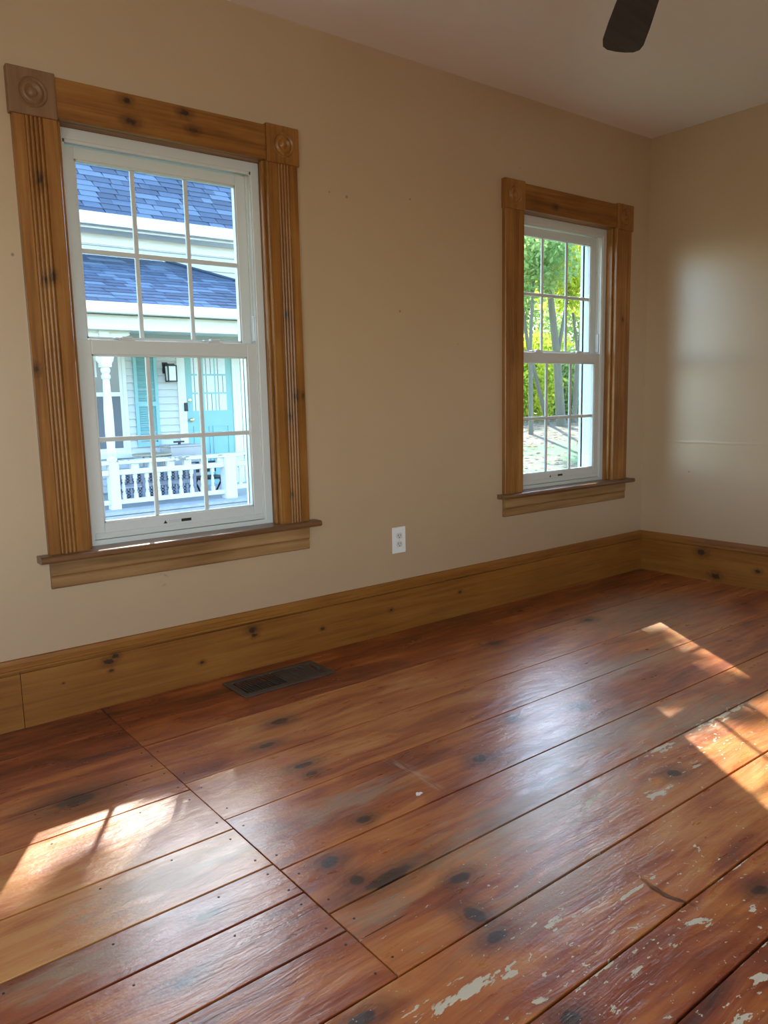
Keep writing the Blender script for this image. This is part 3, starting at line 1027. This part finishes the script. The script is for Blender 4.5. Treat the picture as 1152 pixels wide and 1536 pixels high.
def lay(parent, sl, y0, z0, courses, xa, xb, hipx=None):
    widths = (.17, .26, .36)
    lib = {(i, m): shingle_mesh(w, .165, sl, m) for i, w in enumerate(widths) for m in range(4)}
    c, s = math.cos(math.atan(sl)), math.sin(math.atan(sl))
    for k in range(courses):
        u = k * .142
        y, z = y0 + u * c, z0 + u * s
        x = xa + random.uniform(0, .3)
        end = xb if hipx is None else min(xb, hipx - (y - y0) - .02)
        while x < end:
            i = random.choice((0, 1, 1, 2, 2))
            w = widths[i]
            if x + w > end: break
            m = random.choices((0, 1, 2, 3), (4, 3, 2, 2))[0]
            link('shingle', lib[(i, m)], None, parent, loc=(x + w / 2 - HO.x, y - HO.y, z - HO.z))
            x += w


lay(roof, RS, ey - .02, ez - .012, 13, 3.30, 6.95)
lay(porch_roof, ps, YE - .02, pe_z - .004, 16, 2.75, 6.2, px1)

# porch deck and skirt boards
deck = HP(MB().box(px0 + .3, px1 - .15, YE + .02, YD, FZ0 - .04, FZ0), 'porch_deck', M['deck'])
for i in range(3):
    HP(MB().box(px0 + .3, px1 - .15, YE + .03, YE + .05, FZ0 - .045 - .115 * (i + 1), FZ0 - .05 - .115 * i), 'skirt_board', M['deck'], deck)
# facade: window, shutter, door and trims
def rect(x0, x1, z0, z1, d0, d1):
    return MB().box(x0, x1, YD - d1, YD - d0, z0, z1)


def hx(s): return s * YD
def hz(s): return CAMH + s * YD


wx0, wx1 = hx(.285), hx(.3635)
wz0, wz1 = hz(-.060), 2.0
hw = HP(rect(wx0 - .10, wx1 + .0, wz0 - .08, wz1 + .1, .0, .035), 'house_window', M['trimw'])
gz = hz(.013)
gl0, gl1 = wx0 + .03, wx1 - .11
HP(rect(gl0, gl1, gz + .03, wz1 - .04, .030, .040), 'pane', M['hglass'], hw)
HP(rect(gl0, gl1, wz0 + .05, gz - .03, .030, .040), 'insect_screen', M['screen'], hw)
for i in range(4):
    HP(rect(gl0 + .05 + i * .16, gl0 + .13 + i * .16, gz + .25, wz1 - .05, .040, .043), 'curtain', M['curtain'], hw)
HP(rect(gl0 - .03, gl1 + .03, gz - .03, gz + .03, .03, .055), 'meeting_rail', M['trimw'], hw)
HP(rect(wx0 - .12, wx1 + .06, wz0 - .10, wz0 - .03, 0, .09), 'window_sill', M['trimw'], hw)
HP(rect(wx1 - .06, wx1 - .045, wz0, wz1, .034, .05), 'stop_moulding', M['trimw'], hw)
# shutter
sx0, sx1 = hx(.373), hx(.4045)
sh = HP(rect(sx0, sx0 + .05, hz(-.056), 2.0, .02, .055).box(sx1 - .05, sx1, YD - .055, YD - .02, hz(-.056), 2.0), 'shutter', M['teal'])
for zz in (hz(-.056), hz(-.003), 1.93):
    HP(rect(sx0 + .05, sx1 - .05, zz, zz + .07, .02, .055), 'shutter_rail', M['teal'], sh)
lv = MB()
z = hz(-.056) + .09
while z < 1.92:
    lv.prism([(sx0 + .05, YD - .050, z), (sx0 + .05, YD - .044, z + .004), (sx0 + .05, YD - .024, z + .034), (sx0 + .05, YD - .030, z + .030)], (sx1 - sx0 - .10, 0, 0))
    z += .034
HP(lv, 'louvre', M['teal'], sh)
# door with nine lights over two panels
dx0, dx1 = hx(.4435), hx(.5135)
dtop = 1.86
dr = HP(rect(dx0, dx1, FZ0, dtop, .0, .035), 'front_door', M['teal'])
pw_ = (dx1 - dx0 - .20) / 3
pz0, pz1 = hz(-.012), hz(.0625)
ph = (pz1 - pz0) / 3
for i in range(3):
    for j in range(3):
        HP(rect(dx0 + .10 + i * pw_ + .012, dx0 + .10 + (i + 1) * pw_ - .012, pz0 + j * ph + .014, pz0 + (j + 1) * ph - .014, .03, .037), 'door_pane', M['curtain'], dr)
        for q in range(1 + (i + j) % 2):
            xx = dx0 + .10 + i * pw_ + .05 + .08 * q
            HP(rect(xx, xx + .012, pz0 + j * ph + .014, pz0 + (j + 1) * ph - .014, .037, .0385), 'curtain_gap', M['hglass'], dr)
for i in range(2):
    a0 = dx0 + .10 + i * (dx1 - dx0 - .15) / 2
    a1 = a0 + (dx1 - dx0 - .25) / 2
    for (u0, u1, v0, v1) in ((a0, a1, .70, .715), (a0, a1, FZ0 + .15, FZ0 + .165), (a0, a0 + .015, FZ0 + .165, .70), (a1 - .015, a1, FZ0 + .165, .70)):
        HP(rect(u0, u1, v0, v1, .035, .048), 'panel_moulding', M['teal'], dr)
HP(MB().lathe([(.018, -.045), (.016, -.03), (.034, -.075), (.030, -.10), (.01, -.112)], 16, (hx(.4485), YD, hz(-.023)), 'y'), 'door_knob', M['brass'], dr, smooth=True)
HP(MB().lathe([(.028, -.036), (.026, -.05), (.01, -.054)], 16, (hx(.4485), YD, hz(.0035)), 'y'), 'deadbolt', M['brass'], dr, smooth=True)
for (x0, x1) in ((hx(.4325), dx0), (dx1, hx(.526))):
    HP(rect(x0, x1, FZ0, dtop + .12, .0, .05), 'door_casing', M['trimw'])
HP(rect(dx0, dx1, dtop, dtop + .12, .0, .05), 'door_casing', M['trimw'])
for i in range(3):
    HP(rect(hx(.5275) + i * .09, hx(.5275) + i * .09 + .075, FZ0, 2.1, .018, .045), 'corner_panel', M['trimw'])
HP(rect(hx(.4395), hx(.4445), hz(-.011), hz(.0005), .05, .075), 'doorbell', M['iron'], H, bevel=.006)

# turned porch post with brackets
pxm = .3388 * YP


def turned_post(x, y, mat):
    p_ = [(.055, FZ0 + .60), (.062, FZ0 + .62), (.062, FZ0 + .65), (.045, FZ0 + .67), (.060, FZ0 + .70), (.062, FZ0 + .74), (.048, FZ0 + .78), (.058, FZ0 + .95), (.056, FZ0 + 1.25),
          (.042, FZ0 + 1.60), (.040, FZ0 + 1.63), (.056, FZ0 + 1.65), (.056, FZ0 + 1.68), (.042, FZ0 + 1.70), (.058, FZ0 + 1.73), (.058, FZ0 + 1.76), (.046, FZ0 + 1.78)]
    mb = MB().lathe(p_, 20, (x, y, 0))
    o = HP(mb, 'porch_post', mat, smooth=True)
    HP(MB().box(x - .063, x + .063, y - .063, y + .063, FZ0, FZ0 + .60), 'post_base', mat, o, bevel=.006)
    HP(MB().box(x - .063, x + .063, y - .063, y + .063, FZ0 + 1.78, 1.985), 'post_head', mat, o, bevel=.006)
    for s in (-1, 1):
        sec_ = [(x + s * .063, y - .02, 1.57), (x + s * .10, y - .02, 1.62), (x + s * .12, y - .02, 1.72), (x + s * .20, y - .02, 1.80), (x + s * .22, y - .02, 1.90), (x + s * .33, y - .02, 1.94), (x + s * .33, y - .02, 1.985), (x + s * .063, y - .02, 1.985)]
        HP(MB().prism(sec_, (0, .04, 0)), 'bracket', mat, o)
    return o


turned_post(pxm, YP, M['trimw'])
turned_post(6.85, YP, M['trimw'])
turned_post(1.35, YP, M['trimw'])


def rz(s): return CAMH + s * YP


# railing: peeling handrail, blocks, thick rail, balusters, bottom rail
rail = HP(MB().box(1.42, pxm - .063, YP - .045, YP + .045, rz(-.0905), rz(-.0835)).box(pxm + .063, 4.84, YP - .045, YP + .045, rz(-.0905), rz(-.0835)), 'porch_railing', M['trimw'], bevel=.008)
HP(MB().box(1.42, pxm - .063, YP - .07, YP + .09, rz(-.0765), rz(-.0715)).box(pxm + .063, 5.9, YP - .07, YP + .09, rz(-.0765), rz(-.0715)), 'handrail', M['peel'], rail, bevel=.005)
HP(MB().box(1.42, pxm - .063, YP - .03, YP + .03, rz(-.1285), rz(-.1225)).box(pxm + .063, 4.84, YP - .03, YP + .03, rz(-.1285), rz(-.1225)), 'bottom_rail', M['trimw'], rail, bevel=.005)
b0, b1 = rz(-.1225), rz(-.0905)
hb = b1 - b0
bal = MB().box(-.022, .022, -.022, .022, 0, .06).box(-.022, .022, -.022, .022, hb - .06, hb)
bal.lathe([(.016, .06), (.024, .075), (.014, .09), (.022, .12), (.020, .17), (.012, .21), (.020, .225), (.014, hb - .06)], 10)
bme = bal.mesh('baluster')
for k in range(-12, 10):
    x = .3515 * YP + k * .1545
    if abs(x - pxm) < .09 or x > 4.8: continue
    link('baluster', bme, M['trimw'], rail, loc=(x - HO.x, YP - HO.y, b0 - HO.z))
blk = MB().box(-.05, .05, -.03, .03, 0, rz(-.0765) - rz(-.0835)).mesh('rail_block')
for k in range(-6, 12):
    x = pxm + .28 + k * .24
    if abs(x - pxm) < .12: continue
    link('rail_block', blk, M['trimw'], rail, loc=(x - HO.x, YP - HO.y, rz(-.0835) - HO.z))
# newel where the railing turns and steps go down
nw = HP(MB().box(4.84, 5.01, YP - .085, YP + .085, -.6, rz(-.0765)), 'newel_post', M['trimw'], bevel=.01)
HP(MB().box(5.01, 5.9, YP - .045, YP + .045, rz(-.0905), rz(-.0835)), 'porch_railing', M['trimw'], bevel=.008)
HP(MB().box(5.01, 5.9, YP - .03, YP + .03, rz(-.123), rz(-.117)), 'bottom_rail', M['trimw'], rail)
for k in range(5):
    link('baluster', bme, M['trimw'], rail, loc=(5.10 + k * .19 - HO.x, YP - HO.y, b0 + .03 - HO.z))

# ---- things on the porch
lx, lz = hx(.4195), hz(.041)
r = empty('wall_lantern', (lx, YD - .02, lz))
tag(r, 'black metal wall lantern with pale glass beside the teal door', 'lantern')
mk('back_plate', MB().box(-.075, -.0, -.03, 0, -.02, .15), M['iron'], r)
mk('arm', MB().box(-.045, -.03, -.12, -.03, .11, .13), M['iron'], r)
mk('glass_body', MB().prism([(-.045, -.17, -.13), (.075, -.17, -.13), (.085, -.17, .09), (-.055, -.17, .09)], (0, .11, 0)), M['frost'], r)
fr = MB()
for (x0, x1) in ((-.058, -.040), (.070, .090)):
    fr.box(x0, x1, -.175, -.160, -.135, .095)
    fr.box(x0, x1, -.07, -.055, -.135, .095)
fr.box(-.058, .09, -.175, -.055, .085, .105).box(-.058, .09, -.175, -.055, -.15, -.130)
fr.box(-.035, .065, -.15, -.08, .105, .125)
mk('lantern_cage', fr, M['iron'], r)

cbx = hx(.418)
r = empty('porch_box', (cbx, 11.2, FZ0))
tag(r, 'pale grey storage box with a dark handle under the wall lantern', 'box')
btop = CAMH - .0555 * 11.2 - FZ0
mk('body', MB().box(-.24, .24, -.2, .2, 0, btop - .03), M['card'], r, bevel=.008)
mk('lid', MB().box(-.25, .25, -.21, .21, btop - .03, btop), M['card'], r, bevel=.008)
mk('handle', MB().box(-.10, .06, -.02, .02, btop + .03, btop + .055).box(-.03, .0, -.02, .02, btop, btop + .03), M['iron'], r)

# woven bench behind the balusters
bx0, bx1, by = 3.52, 4.62, 10.25
r = empty('wicker_bench', ((bx0 + bx1) / 2, by, FZ0))
tag(r, 'dark grey woven bench standing behind the porch balusters', 'bench')
L = (bx1 - bx0) / 2
mk('seat', MB().box(-L, L, 0, .42, .22, .26), M['wicker'], r)
for (z0, z1) in ((.02, .20), (.27, .47)):
    wv_ = MB()
    n = int((bx1 - bx0) / .04)
    for i in range(n):
        x = -L + .01 + i * .04
        wv_.box(x, x + .026, -.012 + .006 * (i % 2), .004 + .006 * (i % 2), z0, z1)
    m_ = int((z1 - z0) / .04)
    for j in range(m_):
        z = z0 + .008 + j * .04
        wv_.box(-L, L, -.006, .010, z, z + .022)
    tag(mk('woven_panel', wv_, M['wicker'], r), kind='stuff')
    mk('panel_back', MB().box(-L, L, .03, .035, z0, z1), M['hglass'], r)
for x in (-L, -L / 3, L / 3, L):
    mk('leg', MB().box(x - .02, x + .02, -.015, .03, 0, .48), M['wicker'], r)

# folding chair by the step
r = empty('porch_chair', (4.95, 10.5, FZ0))
tag(r, 'dark folding porch chair behind the newel post', 'chair')
mk('seat', MB().box(-.22, .22, -.2, .2, .22, .25), M['iron'], r)
for (x, y) in ((-.2, -.18), (.2, -.18), (-.2, .18), (.2, .18)):
    mk('leg', MB().tube((x, y, 0), (x, -y * .3, .22), .014, .014, 8), M['iron'], r)
mk('backrest', MB().box(-.21, .21, .17, .19, .30, .46), M['iron'], r)

# tan tray and a dark watering can on the handrail end of the porch
r = empty('wicker_table', (hx(.372), 11.0, FZ0))
tag(r, 'low tan table standing below the porch window', 'table')
tt = CAMH - .0655 * 11.0 - FZ0
mk('table_top', MB().lathe([(.26, tt - .03), (.28, tt - .02), (.28, tt)], 28), M['tan'], r)
for i in range(3):
    a = 2.1 * i
    mk('leg', MB().tube((.2 * math.cos(a), .2 * math.sin(a), 0), (.15 * math.cos(a), .15 * math.sin(a), tt - .03), .015, .015, 8), M['tan'], r)


# ---- trees
def leaves(name, blobs, n, size, mat, parent):
    """n small folded leaves spread through ellipsoids (cx,cy,cz,rx,ry,rz); local to parent"""
    w = np.array([b[3] * b[4] * b[5] for b in blobs], float)
    idx = rng.choice(len(blobs), n, p=w / w.sum())
    B = np.array(blobs, float)[idx]
    d = rng.normal(size=(n, 3))
    d /= np.linalg.norm(d, axis=1, keepdims=True)
    rad = rng.random((n, 1)) ** .45
    # clump leaves on twigs
    P = B[:, :3] + d * rad * B[:, 3:]
    P += rng.normal(size=(n, 3)) * .10
    u = rng.normal(size=(n, 3)); u /= np.linalg.norm(u, axis=1, keepdims=True)
    v = np.cross(u, rng.normal(size=(n, 3))); v /= np.linalg.norm(v, axis=1, keepdims=True)
    s = size * (.6 + .8 * rng.random((n, 1)))
    V = np.stack([P - u * s, P + v * s * .55, P + u * s, P - v * s * .55], 1).reshape(-1, 3)
    me = bpy.data.meshes.new(name)
    me.vertices.add(4 * n)
    me.vertices.foreach_set('co', V.astype(np.float32).ravel())
    me.loops.add(4 * n)
    me.loops.foreach_set('vertex_index', np.arange(4 * n, dtype=np.int32))
    me.polygons.add(n)
    me.polygons.foreach_set('loop_start', np.arange(0, 4 * n, 4, dtype=np.int32))
    me.update(calc_edges=True)
    o = link(name, me, mat, parent)
    o['kind'] = 'stuff'
    return o


def tree(name, label, x, y, segs, blobs, n, size, mat, cat='tree', group=None):
    """segs: list of ((x,y,z,r),(x,y,z,r)) trunk and branch pieces, local"""
    g = ground_z(x, y) - .05
    r = empty(name, (x, y, g))
    tag(r, label, cat, group)
    for i, (a, b) in enumerate(segs):
        mk('trunk' if i == 0 else 'branch', MB().tube(a[:3], b[:3], a[3], b[3], 10), M['bark'], r, smooth=True)
    if n: leaves('foliage', blobs, n, size, mat, r)
    return r


# leafy tree in the side yard: its crown shades the upper part of the first window
shade = tree('shade_tree', 'tall green shade tree in the side yard between the houses', 6.3, 8.4,
     [((0, 0, 0, .16), (-.2, 0, 3.6, .12)), ((-.2, 0, 3.6, .12), (-1.4, .2, 7.2, .05)), ((-.2, 0, 3.6, .10), (-.6, .4, 6.6, .04))],
     [(-1.75, -.4, 7.32, 1.5, 1.1, .95), (-.9, .7, 8.1, 1.2, 1.0, .8)], 12000, .12, M['leaf_g'])
leaves('leaf_spray', [(.10, -.4, 5.85, .34, .34, .26)], 500, .09, M['leaf_g'], shade)
leaves('leaf_spray', [(-1.55, -.4, 5.95, .17, .26, .30)], 260, .09, M['leaf_g'], shade)

# wood edge seen through the second window
def at(s, y): return s * y


tree('leaning_tree', 'thick grey tree trunk leaning under yellow-green leaves', at(1.235, 16.2), 16.2,
     [((0, 0, 0, 0.161), (-.25, 0, 2.2, 0.124)), ((-.25, 0, 2.2, 0.124), (-.55, .2, 5.2, 0.087)), ((-.25, 0, 2.2, 0.074), (.7, .2, 5.0, 0.031))],
     [(-.6, 0, 5.6, 2.0, 1.6, 1.3), (.8, .3, 4.6, 1.3, 1.2, 1.0)], 6500, .085, M['leaf_y'])
tree('slender_tree', 'slender dark tree leaning across the yellow undergrowth', at(1.195, 17.0), 17.0,
     [((0, 0, 0, 0.081), (-.9, .1, 2.6, 0.062)), ((-.9, .1, 2.6, 0.062), (-1.6, .2, 6.0, 0.037))],
     [(-1.6, 0, 5.8, 1.6, 1.4, 1.2)], 3600, .085, M['leaf_g'])
tree('forked_tree', 'forked tree with turning leaves in front of the golden bush', at(1.275, 17.2), 17.2,
     [((0, 0, 0, 0.099), (.15, 0, 2.4, 0.074)), ((.15, 0, 2.4, 0.068), (.7, 0, 5.6, 0.031)), ((.15, 0, 2.4, 0.056), (-.5, 0, 5.4, 0.025))],
     [(.5, 0, 5.6, 1.4, 1.2, 1.1), (1.0, 0, 4.0, .8, .8, .6)], 3000, .085, M['leaf_o'])
tree('young_tree', 'young grey tree in front of the bright yellow-green bush', at(1.145, 15.0), 15.0,
     [((0, 0, 0, 0.074), (-.05, 0, 2.6, 0.056)), ((-.05, 0, 2.6, 0.056), (.1, 0, 5.2, 0.025))],
     [(.1, 0, 4.9, 1.3, 1.2, 1.0)], 2600, .085, M['leaf_g'])
und = 'undergrowth bushes at the wood edge'
for i, (s, y, h, mt, lab) in enumerate(((1.14, 19.5, 3.0, 'leaf_y', 'bright yellow-green bush behind the young upright tree'),
                                        (1.20, 22.5, 3.4, 'leaf_y', 'tall yellow bush behind the leaning trunks'),
                                        (1.255, 20, 2.6, 'leaf_g', 'green bush between the leaning and forked trees'),
                                        (1.31, 23, 3.2, 'leaf_o', 'golden bush behind the forked tree'),
                                        (1.37, 20.5, 2.6, 'leaf_y', 'bright bush past the forked tree'),
                                        (1.06, 21.5, 2.8, 'leaf_g', 'dark green bush between the house and the wood'),
                                        (.95, 22, 2.6, 'leaf_o', 'low russet bush near the corner of the white house'))):
    x = at(s, y)
    tree('bush', lab, x, y, [((0, 0, 0, .06), (.1, 0, h * .6, .03)), ((0, 0, 0, .05), (-.4, .2, h * .7, .02))],
         [(0, 0, h * .45, 1.3, 1.0, h * .45), (.5, .3, h * .8, 1.0, .9, h * .3)], 8000, .085, M[mt], 'bush', und)
for i, (s, y, h, mt, lab) in enumerate(((1.10, 26, 8.5, 'leaf_g', 'tall pale green tree behind the bright yellow-green bush'),
                                        (1.20, 31, 10.0, 'leaf_y', 'tall yellow-green tree rising behind the bushes'),
                                        (1.31, 26, 7.0, 'leaf_g', 'loose green tree with sky showing through its crown'),
                                        (1.44, 29, 8.5, 'leaf_g', 'far green tree past the golden bush'),
                                        (1.00, 27, 8.5, 'leaf_y', 'broad yellow-green tree beyond the dark green bush'),
                                        (.88, 26, 8.0, 'leaf_g', 'rounded green tree beyond the low russet bush'))):
    x = at(s, y)
    tree('tall_tree', lab, x, y, [((0, 0, 0, .22), (.2, 0, h * .5, .15)), ((.2, 0, h * .5, .15), (-.3, 0, h * .9, .05)), ((.2, 0, h * .45, .1), (1.6, 0, h * .75, .04))],
         [(0, 0, h * .55, 2.4, 2.0, h * .28), (.8, 0, h * .82, 1.9, 1.8, h * .2), (-1.2, 0, h * .75, 1.5, 1.5, h * .2)], 3600 if s == 1.31 else 6000, .11, M[mt], 'tree', 'trees at the back of the wood')

# fallen leaves: nobody could count them
n = 5000
X = rng.uniform(12, 34, n); Y = rng.uniform(10, 26, n)
V = np.zeros((n, 4, 3))
a = rng.uniform(0, 6.28, n); s = rng.uniform(.04, .10, n)
for q in range(4):
    V[:, q, 0] = X + s * np.cos(a + q * math.pi / 2) * (1 if q % 2 else .6)
    V[:, q, 1] = Y + s * np.sin(a + q * math.pi / 2) * (1 if q % 2 else .6)
    V[:, q, 2] = np.array([ground_z(x, y) for x, y in zip(X, Y)]) + .02 + rng.uniform(0, .03, n)
me = bpy.data.meshes.new('fallen_leaves')
me.from_pydata(V.reshape(-1, 3).tolist(), [], np.arange(4 * n).reshape(-1, 4).tolist())
tag(link('fallen_leaves', me, M['litter']), 'scattered brown fallen leaves on the lawn outside', 'leaves', kind='stuff')
